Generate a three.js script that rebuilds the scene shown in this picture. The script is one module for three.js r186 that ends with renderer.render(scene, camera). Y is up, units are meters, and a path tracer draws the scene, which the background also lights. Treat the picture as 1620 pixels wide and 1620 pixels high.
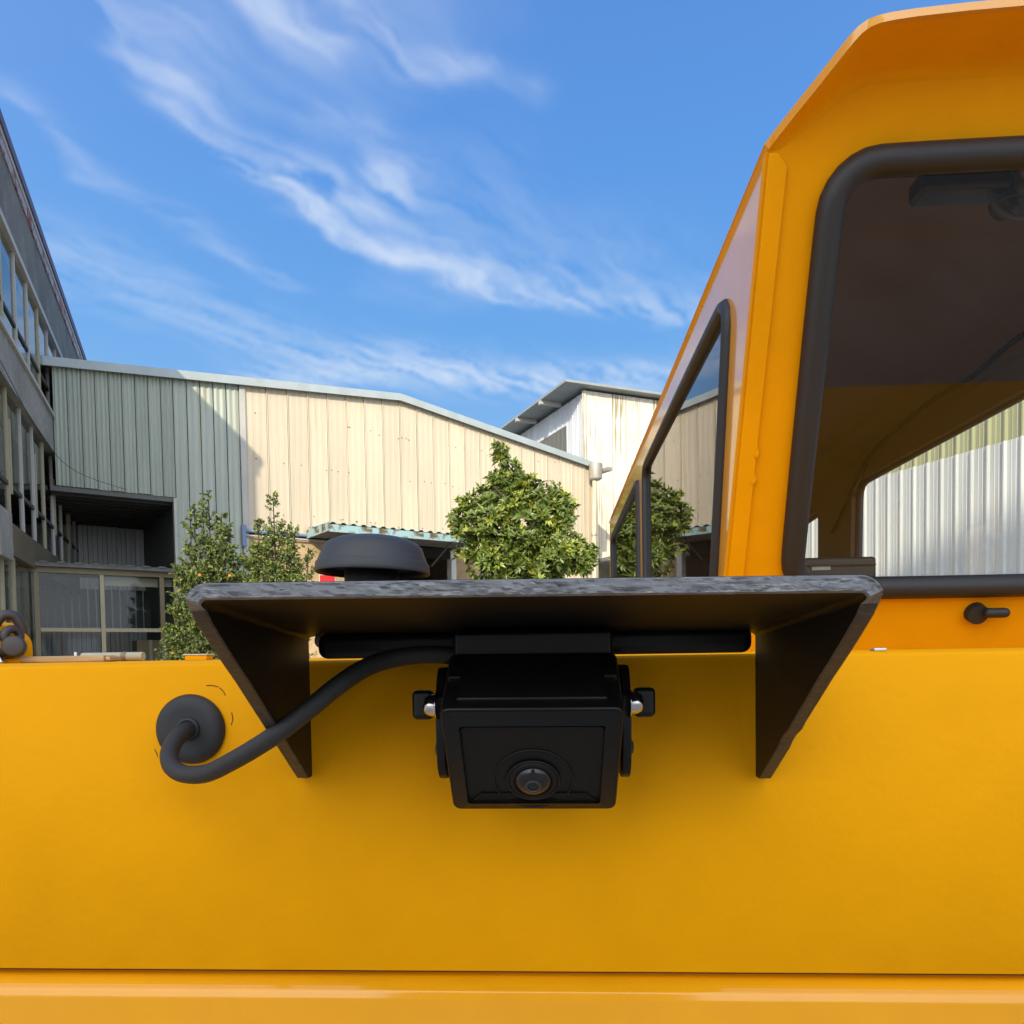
import * as THREE from 'three';
import { mergeGeometries, toCreasedNormals } from 'three/addons/utils/BufferGeometryUtils.js';
import { RoundedBoxGeometry } from 'three/addons/geometries/RoundedBoxGeometry.js';

// ---------------------------------------------------------------- camera, sky, sun, exposure
const EYE = 1.5;
const scene = new THREE.Scene();
const camera = new THREE.PerspectiveCamera(2 * Math.atan(1080 / 1200) * 180 / Math.PI, 1, 0.02, 900);
camera.rotation.order = 'YXZ';
camera.position.set(0, EYE, 0);
camera.rotation.set(-Math.atan(45 / 1200), 0.052, -0.0157);
camera.setViewOffset(2160, 2160, 270, 0, 1620, 1620);      // the lens is shifted: the frame is the upper part of a taller picture
camera.updateProjectionMatrix();

const renderer = new THREE.WebGLRenderer({ antialias: true });
renderer.toneMapping = THREE.LinearToneMapping;
renderer.toneMappingExposure = 1.04;
renderer.shadowMap.enabled = true;

const SUN = new THREE.Vector3(-0.46, 2.14, 4.35).normalize();  // low afternoon sun behind the viewpoint
const sun = new THREE.DirectionalLight(new THREE.Color().setRGB(1, 0.88, 0.67), 4.7);
sun.position.copy(SUN).multiplyScalar(60).add(new THREE.Vector3(0, 0, -5));
sun.target.position.set(0, 0, -5);
sun.castShadow = true; sun.shadow.radius = 1.2;
sun.shadow.mapSize.set(4096, 4096);
Object.assign(sun.shadow.camera, { left: -30, right: 30, top: 30, bottom: -30, near: 1, far: 160 });
scene.add(sun, sun.target);

// seeded random numbers and value noise
function rng(seed) { let a = seed >>> 0; return () => { a = (a + 0x6D2B79F5) | 0; let t = Math.imul(a ^ (a >>> 15), 1 | a); t = (t + Math.imul(t ^ (t >>> 7), 61 | t)) ^ t; return ((t ^ (t >>> 14)) >>> 0) / 4294967296; }; }
const TAB = (() => { const r = rng(77), t = new Float32Array(65536); for (let i = 0; i < t.length; i++) t[i] = r(); return t; })();
const hsh = (i, j, p) => { i = ((i % p) + p) % p; j = ((j % p) + p) % p; return TAB[(i * 253 + j * 1021 + i * j * 7) & 65535]; };
const sm = t => t * t * (3 - 2 * t);
function vnoise(x, y, p = 4096) { const i = Math.floor(x), j = Math.floor(y), u = sm(x - i), v = sm(y - j); const a = hsh(i, j, p), b = hsh(i + 1, j, p), c = hsh(i, j + 1, p), d = hsh(i + 1, j + 1, p); return a + (b - a) * u + (c - a) * v + (a - b - c + d) * u * v; }
function fbm(x, y, o = 4, p = 4096) { let s = 0, a = 0.5, n = 0; for (let k = 0; k < o; k++) { s += a * vnoise(x, y, p); n += a; x *= 2; y *= 2; p *= 2; a *= 0.5; } return s / n; }
const clamp = (x, a = 0, b = 1) => Math.min(b, Math.max(a, x));
const lerp = (a, b, t) => a + (b - a) * t;

// the sky: clear air that pales to the horizon and brightens round the sun, with streaks of cirrus on a high sheet
(() => {
  const W = 2048, H = 1024, data = new Float32Array(W * H * 4);
  const stops = [[-90, .16, .15, .13], [-3, .30, .31, .30], [0, .52, .66, .86], [6, .40, .60, .87], [14, .24, .48, .84], [22, .145, .385, .80], [32, .098, .30, .74], [45, .058, .215, .62], [90, .045, .17, .50]];
  const strokes = [   // a: strength, w: width on the near side, v: width on the side towards the horizon
    { a: .42, w: .11, v: .035, p: [[-.685, 1.237], [-.677, 1.319], [-.668, 1.439], [-.614, 1.607], [-.508, 1.795], [-.342, 1.953], [-.112, 2.142], [.158, 2.271], [.413, 2.37]] },
    { a: .34, w: .04, v: .04, p: [[-.60, 1.60], [-.50, 1.77], [-.342, 1.93], [-.20, 2.04]] },
    { a: .20, w: .05, v: .03, p: [[-.935, 1.33], [-.927, 1.42], [-.917, 1.542], [-.869, 1.702], [-.764, 1.903], [-.672, 2.059]] },
    { a: .26, w: .18, v: .16, p: [[-1.5, 1.7], [-1.186, 1.90], [-1.069, 2.15], [-.837, 2.45], [-.46, 2.65], [-.105, 2.85], [.3, 3.0]] },
    { a: .46, w: .15, v: .15, p: [[-1.0, 2.72], [-.828, 2.70], [-.518, 2.66], [-.237, 2.78], [.032, 2.85], [.413, 2.80], [.8, 2.85]] },
    { a: .42, w: .06, v: .06, p: [[-.52, 1.58], [-.45, 1.68], [-.36, 1.71], [-.315, 1.66], [-.32, 1.60]] },
    { a: .44, w: .04, v: .04, p: [[-.46, 1.15], [-.40, 1.19], [-.355, 1.235]] },
    { a: .44, w: .04, v: .04, p: [[-.30, 1.16], [-.25, 1.22], [-.206, 1.277], [-.18, 1.313]] },
    { a: .28, w: .03, v: .03, p: [[-.118, 1.331], [-.074, 1.325], [-.032, 1.366]] },
    { a: .20, w: .05, v: .05, p: [[-.40, 1.45], [-.351, 1.44], [-.33, 1.475]] },
    { a: .15, w: .20, v: .16, p: [[-.229, 1.75], [-.099, 1.927], [.146, 2.075], [.331, 2.199], [.7, 2.3]] },
  ];
  for (const s of strokes) { s.x0 = 1e9; s.x1 = -1e9; s.y0 = 1e9; s.y1 = -1e9; const m = Math.max(s.w, s.v) * 3 + .12; for (const [x, y] of s.p) { s.x0 = Math.min(s.x0, x - m); s.x1 = Math.max(s.x1, x + m); s.y0 = Math.min(s.y0, y - m); s.y1 = Math.max(s.y1, y + m); } }
  const segd = (x, y, p, w, v) => { let m = 1e9, side = 0; for (let i = 0; i + 1 < p.length; i++) { const ax = p[i][0], ay = p[i][1], bx = p[i + 1][0] - ax, by = p[i + 1][1] - ay; const t = clamp(((x - ax) * bx + (y - ay) * by) / (bx * bx + by * by)); const dx = x - ax - bx * t, dy = y - ay - by * t, q = dx * dx + dy * dy; if (q < m) { m = q; side = bx * dy - by * dx; } } return side > 0 ? Math.sqrt(m) / v : Math.sqrt(m) / w; };
  for (let j = 0; j < H; j++) {
    const el = ((j + .5) / H - .5) * Math.PI, sy = Math.sin(el), cy = Math.cos(el), ed = el * 180 / Math.PI;
    let k = 0; while (k < stops.length - 2 && ed > stops[k + 1][0]) k++;
    const A = stops[k], B = stops[k + 1], t = clamp((ed - A[0]) / (B[0] - A[0]));
    for (let i = 0; i < W; i++) {
      const az = ((i + .5) / W - .5) * 2 * Math.PI, dx = cy * Math.cos(az), dz = cy * Math.sin(az);
      let r = lerp(A[1], B[1], t), g = lerp(A[2], B[2], t), b = lerp(A[3], B[3], t);
      const cg = dx * SUN.x + sy * SUN.y + dz * SUN.z, ga = Math.acos(clamp(cg, -1, 1)) * 180 / Math.PI;
      if (sy > -.05) {
        const f = Math.pow((1 + cg) / 2, 3.6), glow = 2.45 * f + 2.2 * Math.exp(-ga / 14), up = clamp((sy + .05) / .1);
        r += up * glow * .98; g += up * glow * .94; b += up * glow * .86;
      }
      if (sy > .04) {
        const qx = dx / sy, qy = -dz / sy, far = clamp((sy - .05) / .12);
        const wx = (fbm(qx * 7 + 31, qy * 7 + 7, 4) - .5) * .11, wy = (fbm(qx * 7 + 91, qy * 7 + 47, 4) - .5) * .11;
        const x = qx + wx, y = qy + wy;
        const ac = x * .80 - y * .60, al = x * .60 + y * .80, fib = fbm(ac * 26 + 7, al * 6 + 50, 4), fine = fbm(ac * 60, al * 15 + 5, 3);
        let c = 0;
        for (const s of strokes) { if (qx < s.x0 || qx > s.x1 || qy < s.y0 || qy > s.y1) continue; const d = segd(x, y, s.p, s.w, s.v); if (d < 3) c += s.a * Math.exp(-d * d) * clamp(.06 + 1.9 * (fib - .25) + .6 * (fine - .48), 0, 1.7); }
        const gen = fbm(qx * .9 + 12.3, qy * .9 + 4.1, 5); c += clamp((gen - .57) * .9) * (.3 + fib) * far;      // thin cirrus over the whole sky
        c = 1 - Math.exp(-c * 1.15);
        const br = 1 + .9 * Math.pow((1 + cg) / 2, 3);
        r = lerp(r, .80 * br, c); g = lerp(g, .87 * br, c); b = lerp(b, .96 * br, c);
      }
      const o = (j * W + i) * 4; data[o] = r; data[o + 1] = g; data[o + 2] = b; data[o + 3] = 1;
    }
  }
  const t = new THREE.DataTexture(data, W, H, THREE.RGBAFormat, THREE.FloatType);
  t.mapping = THREE.EquirectangularReflectionMapping; t.magFilter = t.minFilter = THREE.LinearFilter; t.needsUpdate = true;
  scene.background = t; scene.environment = t;
})();

// ---------------------------------------------------------------- helpers
const V = (x, y, z) => new THREE.Vector3(x, y, z);
const used = {};
function numbered(n) { const k = used[n] = (used[n] ?? -1) + 1; return k ? `${n}_${String(k).padStart(3, '0')}` : n; }
function shadow(m) { m.castShadow = m.receiveShadow = true; return m; }
function thing(name, label, category, pos = [0, 0, 0], turn = 0, group) {
  const g = new THREE.Group(); g.name = numbered(name); g.position.set(...pos); g.rotation.y = turn;
  g.userData = { label, category }; if (group) g.userData.group = group; scene.add(g); return g;
}
function part(name, geo, mat, parent, label) { const m = shadow(new THREE.Mesh(geo, mat)); m.name = name; parent.add(m); if (label) m.userData.label = label; return m; }
function structure(name, geo, mat, label) { const m = shadow(new THREE.Mesh(geo, mat)); m.name = name; m.userData = { kind: 'structure', label, category: 'ground' }; scene.add(m); return m; }
// moves a group's origin to the middle of its base without moving what it holds
function seat(g) { g.updateMatrixWorld(true); const b = new THREE.Box3().setFromObject(g); const c = V((b.min.x + b.max.x) / 2, b.min.y, (b.min.z + b.max.z) / 2); const off = c.clone().sub(g.position); const inv = g.quaternion.clone().invert(); off.applyQuaternion(inv); for (const ch of g.children) ch.position.sub(off); g.position.copy(c); return g; }
// uv in metres from the side each face looks to
function uvBox(geo) {
  const g = geo.index ? geo.toNonIndexed() : geo; if (!g.attributes.normal) g.computeVertexNormals();
  const p = g.attributes.position, uv = new Float32Array(p.count * 2), a = V(), b = V(), c = V();
  for (let i = 0; i < p.count; i += 3) {
    a.fromBufferAttribute(p, i); b.fromBufferAttribute(p, i + 1); c.fromBufferAttribute(p, i + 2);
    const n = b.clone().sub(a).cross(c.clone().sub(a)); const x = Math.abs(n.x), y = Math.abs(n.y), z = Math.abs(n.z);
    [a, b, c].forEach((q, k) => { const [u, v] = y > x && y > z ? [q.x, q.z] : x > z ? [q.z, q.y] : [q.x, q.y]; uv[(i + k) * 2] = u; uv[(i + k) * 2 + 1] = v; });
  }
  g.setAttribute('uv', new THREE.BufferAttribute(uv, 2)); return g;
}
function tris(pos, smooth) { const g = new THREE.BufferGeometry(); g.setAttribute('position', new THREE.Float32BufferAttribute(pos, 3)); g.computeVertexNormals(); const q = uvBox(g); return smooth ? toCreasedNormals(q, smooth) : q; }
const quad = (P, a, b, c, d) => P.push(...a, ...b, ...c, ...a, ...c, ...d);
function box(x0, x1, y0, y1, z0, z1, r = 0) {
  const w = x1 - x0, h = y1 - y0, d = z1 - z0;
  const g = r ? new RoundedBoxGeometry(w, h, d, 3, Math.min(r, w / 2.01, h / 2.01, d / 2.01)) : new THREE.BoxGeometry(w, h, d);
  g.translate((x0 + x1) / 2, (y0 + y1) / 2, (z0 + z1) / 2);
  if (!r) return uvBox(g);
  const n = g.index ? g.toNonIndexed() : g; return uvBox(n);
}
function tube(pts, r, seg = 60, rs = 10, closed = false, tension = .5) { return new THREE.TubeGeometry(new THREE.CatmullRomCurve3(pts.map(p => p.isVector3 ? p : V(...p)), closed, 'centripetal', tension), seg, r, rs, closed); }
const strip = g => { for (const k of Object.keys(g.attributes)) if (!['position', 'normal', 'uv'].includes(k)) g.deleteAttribute(k); return g.index ? g.toNonIndexed() : g; };
const merge = (...gs) => mergeGeometries(gs.flat().map(strip));
function lathe(pts, seg = 40) { return new THREE.LatheGeometry(pts.map(([r, y]) => new THREE.Vector2(r, y)), seg); }
// closed polygon with round corners as a list of points: [[x, y, radius], ...]
function roundPoly(P, n = 7) {
  const out = [], N = P.length;
  for (let i = 0; i < N; i++) {
    const [x, y, r = 0] = P[i], a = P[(i + N - 1) % N], b = P[(i + 1) % N];
    if (!r) { out.push([x, y]); continue; }
    const v1 = new THREE.Vector2(a[0] - x, a[1] - y).normalize(), v2 = new THREE.Vector2(b[0] - x, b[1] - y).normalize();
    const ang = Math.acos(clamp(v1.dot(v2), -1, 1)), t = r / Math.tan(ang / 2), p1 = [x + v1.x * t, y + v1.y * t], p2 = [x + v2.x * t, y + v2.y * t];
    const cc = v1.clone().add(v2).normalize().multiplyScalar(r / Math.sin(ang / 2)), cx = x + cc.x, cyy = y + cc.y;
    const a1 = Math.atan2(p1[1] - cyy, p1[0] - cx); let a2 = Math.atan2(p2[1] - cyy, p2[0] - cx), d = a2 - a1; while (d > Math.PI) d -= 2 * Math.PI; while (d < -Math.PI) d += 2 * Math.PI;
    for (let k = 0; k <= n; k++) out.push([cx + r * Math.cos(a1 + d * k / n), cyy + r * Math.sin(a1 + d * k / n)]);
  }
  return out;
}
const shapeOf = (pts, holes = []) => { const s = new THREE.Shape(pts.map(p => new THREE.Vector2(p[0], p[1]))); for (const h of holes) s.holes.push(new THREE.Path(h.map(p => new THREE.Vector2(p[0], p[1])))); return s; };
const extrude = (pts, depth, o = {}, holes = []) => new THREE.ExtrudeGeometry(shapeOf(pts, holes), { depth, bevelEnabled: !!o.bevel, bevelSize: o.bevel || 0, bevelThickness: o.bevel || 0, bevelOffset: -(o.bevel || 0), bevelSegments: o.seg || 2, curveSegments: 6 });

// ---------------------------------------------------------------- procedural textures and materials
function tex(n, fn, rep, srgb = false) {
  const d = new Uint8Array(n * n * 4);
  for (let j = 0; j < n; j++) for (let i = 0; i < n; i++) { const v = fn(i / n, j / n), o = (j * n + i) * 4; const a = Array.isArray(v) ? v : [v, v, v]; for (let k = 0; k < 3; k++) d[o + k] = clamp(a[k]) * 255; d[o + 3] = 255; }
  const t = new THREE.DataTexture(d, n, n); t.wrapS = t.wrapT = THREE.RepeatWrapping; t.magFilter = THREE.LinearFilter; t.minFilter = THREE.LinearMipmapLinearFilter; t.generateMipmaps = true;
  t.repeat.set(...(Array.isArray(rep) ? rep : [rep, rep])); if (srgb) t.colorSpace = THREE.SRGBColorSpace; t.needsUpdate = true; return t;
}
const T = {
  peel: tex(512, (u, v) => fbm(u * 64, v * 64, 2, 64), 4),                                  // lacquer skin, about 4 mm grain
  grain: tex(256, (u, v) => .3 + .7 * fbm(u * 64, v * 64, 3, 64), 14),
  dirt: tex(512, (u, v) => { const a = fbm(u * 4, v * 4, 5, 4), s = fbm(u * 24 + 9, v * 24, 3, 24); const k = .93 + .09 * a + .03 * (s - .5); return [k, k * .995, k * .98]; }, 1.7, true),
  sheet: tex(512, (u, v) => { const s = fbm(u * 48, v * 3, 4, 3), b = fbm(u * 5, v * 5, 4, 5); const rust = clamp((fbm(u * 30 + 5, v * 5 + 3, 3, 5) - .66) * 3.2) * clamp((b - .45) * 4); let k = .86 + .16 * s + .06 * (b - .5); return [k + .02 * rust, k * (1 - .10 * rust), k * (1 - .25 * rust)]; }, [.7, .34], true),
  peelpaint: tex(512, (u, v) => { const s = fbm(u * 70, v * 4, 4, 4), b = fbm(u * 4 + 2, v * 4, 4, 4), m = clamp((s * .75 + b * .45 - .66) * 5); const k = .97 - .12 * fbm(u * 20, v * 20, 3, 20); return [lerp(k, .60, m), lerp(k, .57, m), lerp(k, .50, m)]; }, [.5, .3], true),
  concrete: tex(512, (u, v) => { const a = fbm(u * 6, v * 6, 6, 6), s = fbm(u * 60, v * 60, 2, 60); const k = .72 + .28 * a + .12 * (s - .5); return [k, k * .99, k * .965]; }, .45, true),
  cut: tex(256, (u, v) => { const s = fbm(u * 30, v * 6, 4, 6), m = clamp((fbm(u * 24 + 3, v * 24, 3, 24) - .56) * 5); const k = .60 + .35 * s; return [k + .25 * m, k + .24 * m, k + .22 * m]; }, [9, 40], true),
  rust: tex(256, (u, v) => { const m = clamp((fbm(u * 10, v * 10, 4, 10) - .50) * 5); return [lerp(.93, .62, m), lerp(.95, .44, m), lerp(.96, .30, m)]; }, 1.3, true),
  wood: tex(256, (u, v) => { const g = fbm(u * 6, v * 40, 4, 6); const k = .75 + .3 * g; return [k, k * .97, k * .92]; }, [3, 9], true),
  steel: tex(256, (u, v) => .35 + .5 * fbm(u * 8, v * 8, 5, 8), 8),
};
const C = (r, g, b) => new THREE.Color().setRGB(r, g, b);
const std = (c, roughness, o = {}) => new THREE.MeshStandardMaterial({ color: C(...c), roughness, side: THREE.DoubleSide, ...o });
const phy = (c, roughness, o = {}) => new THREE.MeshPhysicalMaterial({ color: C(...c), roughness, side: THREE.DoubleSide, ...o });
const M = {
  yellow: phy([.76, .325, .001], .6, { map: T.dirt, bumpMap: T.peel, bumpScale: .0002, specularIntensity: .12 }),
  yellowLow: phy([.76, .325, .001], .55, { map: T.dirt, bumpMap: T.peel, bumpScale: .00005, specularIntensity: .25, clearcoat: 1, clearcoatRoughness: .09 }),
  yellowGloss: phy([.72, .312, .0015], .42, { map: T.dirt, clearcoat: 1, clearcoatRoughness: .07 }),
  shadeLiner: std([.10, .062, .036], .85, { map: T.dirt }),  // dim cab interior: shade over yellow paint put into a dark brown
  black: phy([.0045, .0042, .004], .42, { specularIntensity: .55, bumpMap: T.grain, bumpScale: .00006 }),
  blackPaint: phy([.008, .0065, .0055], .5, { specularIntensity: .4, bumpMap: T.grain, bumpScale: .0001, map: T.dirt }),
  cutEdge: std([.20, .205, .215], .55, { map: T.cut, bumpMap: T.cut, bumpScale: .0006 }),
  sideEdge: std([.05, .047, .043], .5, { map: T.cut, bumpMap: T.cut, bumpScale: .0003 }),
  rubber: std([.014, .014, .0145], .55, { bumpMap: T.grain, bumpScale: .00012 }),
  seal: std([.013, .0135, .0155], .48, { bumpMap: T.grain, bumpScale: .0002 }),
  dome: std([.026, .027, .029], .5, { bumpMap: T.grain, bumpScale: .00005 }),
  glass: phy([.95, .97, .95], .01, { transmission: 1, thickness: 0, ior: 1.5 }),
  tint: phy([.90, .91, .88], .01, { transmission: 1, thickness: 0, ior: 1.5 }),
  dusty: phy([.66, .70, .68], .05, { transmission: 1, thickness: 0, ior: 1.5 }),
  lens: phy([.010, .009, .009], .2, { specularIntensity: .6, clearcoat: .35, clearcoatRoughness: .05 }),
  steel: std([.55, .54, .52], .25, { metalness: 1, roughnessMap: T.steel }),
  darkSteel: std([.045, .042, .04], .42, { metalness: .3, bumpMap: T.steel, bumpScale: .0006 }),
  galv: std([.42, .40, .36], .5, { metalness: .35, map: T.dirt }),
  concrete: std([.36, .36, .345], .9, { map: T.concrete, bumpMap: T.concrete, bumpScale: .002 }),
  beam: std([.20, .205, .20], .9, { map: T.concrete }),
  yard: std([.44, .42, .385], .95, { map: T.concrete, bumpMap: T.concrete, bumpScale: .003 }),
  plaster: std([.66, .48, .29], .9, { map: T.concrete }),
  render: std([.17, .14, .09], .9, { map: T.concrete }),
  trim: std([.46, .46, .44], .7, { map: T.dirt }),
  purple: std([.09, .07, .13], .6), pinkTile: std([.42, .34, .37], .6, { map: T.rust }),
  frame: std([.20, .17, .10], .5, { metalness: .2, map: T.dirt }),
  frameLight: std([.40, .37, .25], .6, { map: T.dirt }),
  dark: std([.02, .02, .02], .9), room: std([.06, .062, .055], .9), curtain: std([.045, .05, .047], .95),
  blueFlash: std([.37, .43, .45], .55, { map: T.dirt, metalness: .1 }), roofMetal: std([.27, .30, .31], .6, { map: T.dirt }),
  blueCan: std([.34, .50, .52], .6, { map: T.rust }), rail: std([.16, .22, .36], .5),
  red: std([.70, .022, .028], .7), redFaded: std([.40, .13, .13], .8, { map: T.rust }), white: std([.78, .77, .74], .6), wood: std([.52, .36, .20], .8, { map: T.wood }),
  cardboard: std([.34, .26, .18], .9, { map: T.dirt }), strip: std([.52, .49, .40], .85),
  fruit: std([.75, .20, .03], .5), bark: std([.11, .085, .06], .95, { bumpMap: T.grain, bumpScale: .01 }),
  tyre: std([.025, .025, .026], .85), rim: std([.6, .27, .01], .5), brick: std([.33, .27, .22], .9, { map: T.concrete }), tile: std([.25, .12, .08], .9),
};
const variants = (c, map, r, k = 4, o = {}) => Array.from({ length: k }, (_, i) => { const t = map.clone(); t.offset.set(.23 * i, .37 * i); t.needsUpdate = true; const s = 1 + (i - (k - 1) / 2) * .02; return std(c.map(x => x * s), r, { map: t, ...o }); });
M.cream = variants([.64, .55, .41], T.sheet, .55, 4);
M.greenish = variants([.42, .46, .385], T.sheet, .45, 4);
M.whiteSheet = variants([.57, .59, .61], T.sheet, .5, 3);
M.clearSheet = variants([.40, .41, .26], T.sheet, .35, 2);
M.peelSheet = variants([.82, .75, .62], T.peelpaint, .65, 3);
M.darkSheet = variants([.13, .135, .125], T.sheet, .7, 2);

// ---------------------------------------------------------------- ground
structure('yard_ground', uvBox(new THREE.PlaneGeometry(600, 600).rotateX(-Math.PI / 2)), M.yard, 'pale concrete yard');

// ---------------------------------------------------------------- sheet-metal pieces
// one metal sheet standing in the plane z = 0 of its wall, seen from +z: prof = [[u, depth], ...], top edge from tl to tr
function sheetGeo(u0, w, prof, y0, tl, tr) {
  const P = [], top = u => tl + (tr - tl) * u / w;
  for (let i = 0; i + 1 < prof.length; i++) { const [a, da] = prof[i], [b, db] = prof[i + 1]; quad(P, [u0 + a, y0, da], [u0 + b, y0, db], [u0 + b, top(b), db], [u0 + a, top(a), da]); }
  return tris(P);
}
const ribbed = (w, h = .014, lap = .012) => [[0, h * .9], [.004, h], [.012, h], [.018, 0], [w * .33, 0], [w * .345, h * .3], [w * .36, 0], [w * .66, 0], [w * .675, h * .3], [w * .69, 0], [w - .006, 0], [w, h * .55]];
const wavy = (w, n, h) => { const o = []; for (let i = 0; i <= n * 6; i++) { const t = i / (n * 6); o.push([w * t, h * (.5 - .5 * Math.cos(t * n * 2 * Math.PI)) + (i === 0 ? .008 : 0)]); } return o; };
const trap = (w, n, h) => { const o = []; for (let k = 0; k < n; k++) { const s = w / n, b = k * s; o.push([b, 0], [b + s * .07, h], [b + s * .15, h], [b + s * .22, 0], [b + s * .46, 0], [b + s * .49, h * .16], [b + s * .52, 0], [b + s * .72, 0], [b + s * .75, h * .16], [b + s * .78, 0]); } o.push([w, 0]); return o; };
function run(parent, u0, u1, w, prof, y0, topf, mats, rs, jit = .004, gap = .004) {
  const n = Math.max(1, Math.round((u1 - u0) / w)), ww = (u1 - u0) / n;
  for (let i = 0; i < n; i++) { const u = u0 + i * ww, m = part('sheet', sheetGeo(u, ww - gap, prof(ww - gap), y0 + (rs() - .5) * .012, topf(u), topf(u + ww - gap)), mats[Math.floor(rs() * mats.length)], parent); m.position.z = rs() * jit; }
}

// ---------------------------------------------------------------- cream warehouse with its gable to the yard
const TA = 38.36 * Math.PI / 180, OA = [-5.64, 0, -8.391];
(() => {
  const rs = rng(5);
  const g = thing('warehouse', 'cream metal-sheet warehouse with a low gable, grey-green panels at its left end', 'warehouse', OA, TA);
  const roofY = u => u < 4.414 ? lerp(4.865, 5.263, u / 4.414) : lerp(5.263, 4.75, (u - 4.414) / (8.286 - 4.414));
  const topf = u => roofY(u) - .01;
  // green-grey end: above the bay, then down to the ground beside it
  run(g, .06, 1.335, .145, w => wavy(w, 3, .016), 3.5, topf, M.greenish, rs, .004, .007);
  run(g, 1.335, 2.125, .145, w => wavy(w, 2, .010), .02, topf, M.greenish, rs, .004, .007);
  // cream sheets
  run(g, 2.20, 5.81, .284, ribbed, 3.16, topf, M.cream, rs);
  run(g, 5.81, 8.24, .284, ribbed, .02, topf, M.cream, rs);
  part('corner_post', box(2.127, 2.197, .02, roofY(2.16) - .02, -.02, .03), M.trim, g);
  part('lower_wall', box(2.2, 3.84, 0, 3.12, -.12, -.005), M.plaster, g, 'plain tan lower wall left of the doorway');
  part('door_jamb', box(5.25, 5.335, 0, 3.1, -.1, .03), M.white, g);
  part('lower_wall', box(5.337, 5.805, 0, 3.12, -.12, -.006), M.plaster, g, 'plain tan lower wall right of the doorway');
  part('door_lintel', box(3.84, 5.25, 2.98, 3.12, -.1, -.01), M.dark, g);
  part('rail', tube([[2.13, 3.15, .05], [2.7, 3.15, .05], [3.25, 3.15, .05]], .022, 12, 8), M.rail, g, 'blue horizontal pipe along the wall');
  part('rail', tube([[2.13, 3.09, .045], [2.7, 3.095, .045], [3.25, 3.09, .045]], .012, 12, 6), M.trim, g);
  part('rail_post', box(2.10, 2.15, 2.95, 3.22, .035, .085), M.rail, g);
  // roof, flashing, shell
  const D = -9, e = .065;
  for (const [a, b, nm] of [[-.20, 4.414, 1], [4.414, 8.34, 2]]) {
    const P = [], ya = a < 0 ? roofY(0) - .018 : roofY(a), yb = b > 8.286 ? roofY(8.286) - .006 : roofY(b);
    const c = (u, y, z) => [u, y, z];
    quad(P, c(a, ya + .03, e), c(b, yb + .03, e), c(b, yb + .03, D), c(a, ya + .03, D)); quad(P, c(a, ya, e), c(a, ya, D), c(b, yb, D), c(b, yb, e));
    quad(P, c(a, ya, D), c(a, ya + .03, D), c(b, yb + .03, D), c(b, yb, D)); quad(P, c(a, ya, e), c(a, ya, D), c(a, ya + .03, D), c(a, ya + .03, e)); quad(P, c(b, yb, e), c(b, yb + .03, e), c(b, yb + .03, D), c(b, yb, D));
    quad(P, c(a, ya, e), c(b, yb, e), c(b, yb + .03, e), c(a, ya + .03, e));
    part('roof_slope', tris(P), M.roofMetal, g);
    const F = [], y0 = -.055, y1 = .045, z0 = e + .003, z1 = e + .02;
    quad(F, c(a, ya + y0, z1), c(b, yb + y0, z1), c(b, yb + y1, z1), c(a, ya + y1, z1)); quad(F, c(a, ya + y0, z0), c(a, ya + y1, z0), c(b, yb + y1, z0), c(b, yb + y0, z0));
    quad(F, c(a, ya + y1, z1), c(b, yb + y1, z1), c(b, yb + y1, z0), c(a, ya + y1, z0)); quad(F, c(a, ya + y0, z1), c(a, ya + y0, z0), c(b, yb + y0, z0), c(b, yb + y0, z1));
    part('roof_flashing', tris(F), M.blueFlash, g);
  }
  part('roof_end_cap', box(-.28, -.19, 4.79, 4.90, .12, .24), M.white, g);
  part('gutter', box(8.30, 8.40, 4.66, 4.72, -6, .26), M.galv, g);
  part('side_wall', box(8.24, 8.29, 0, 4.72, D, -.01), M.cream[1], g);
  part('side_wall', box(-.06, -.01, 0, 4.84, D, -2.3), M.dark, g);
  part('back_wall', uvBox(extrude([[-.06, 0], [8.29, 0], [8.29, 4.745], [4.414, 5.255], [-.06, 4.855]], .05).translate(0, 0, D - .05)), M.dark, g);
  part('inner_floor', box(0, 8.2, 0, .03, D, -.13), M.yard, g);
  // open bay at the left end
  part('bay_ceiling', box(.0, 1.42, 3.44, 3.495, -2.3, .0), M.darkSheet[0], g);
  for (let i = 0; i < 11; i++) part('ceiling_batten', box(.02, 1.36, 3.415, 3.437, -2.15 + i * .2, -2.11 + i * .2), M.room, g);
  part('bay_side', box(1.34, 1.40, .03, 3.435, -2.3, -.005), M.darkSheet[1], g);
  run(g, .0, 1.34, .12, w => trap(w, 2, .02), .03, () => 3.42, M.whiteSheet, rs);
  for (const m of g.children.filter(c => c.name === 'sheet').slice(-11)) m.position.z -= 2.25;
  part('bay_post', box(1.30, 1.334, .02, 3.49, -.06, .02), M.trim, g);
  // small rusted spots where sheets are screwed to the rails
  for (let k = 0; k < 60; k++) { const u = 2.3 + rs() * 5.8, y = [3.4, 4.1, 4.7][k % 3] + (rs() - .5) * .05; if (y > roofY(u) - .15) continue; const s = part('screw', new THREE.CylinderGeometry(.007, .008, .008, 6).rotateX(Math.PI / 2), M.tile, g); s.position.set(u, y, .009); }
  // rainwater hopper and pipe at the right end
  const h = part('rain_hopper', lathe([[0, -.14], [.07, -.14], [.115, -.11], [.115, .12], [.12, .125], [.12, .14], [.105, .14], [.105, .1], [0, .1]], 28), M.galv, g); h.position.set(8.1, 4.62, .16);
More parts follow.
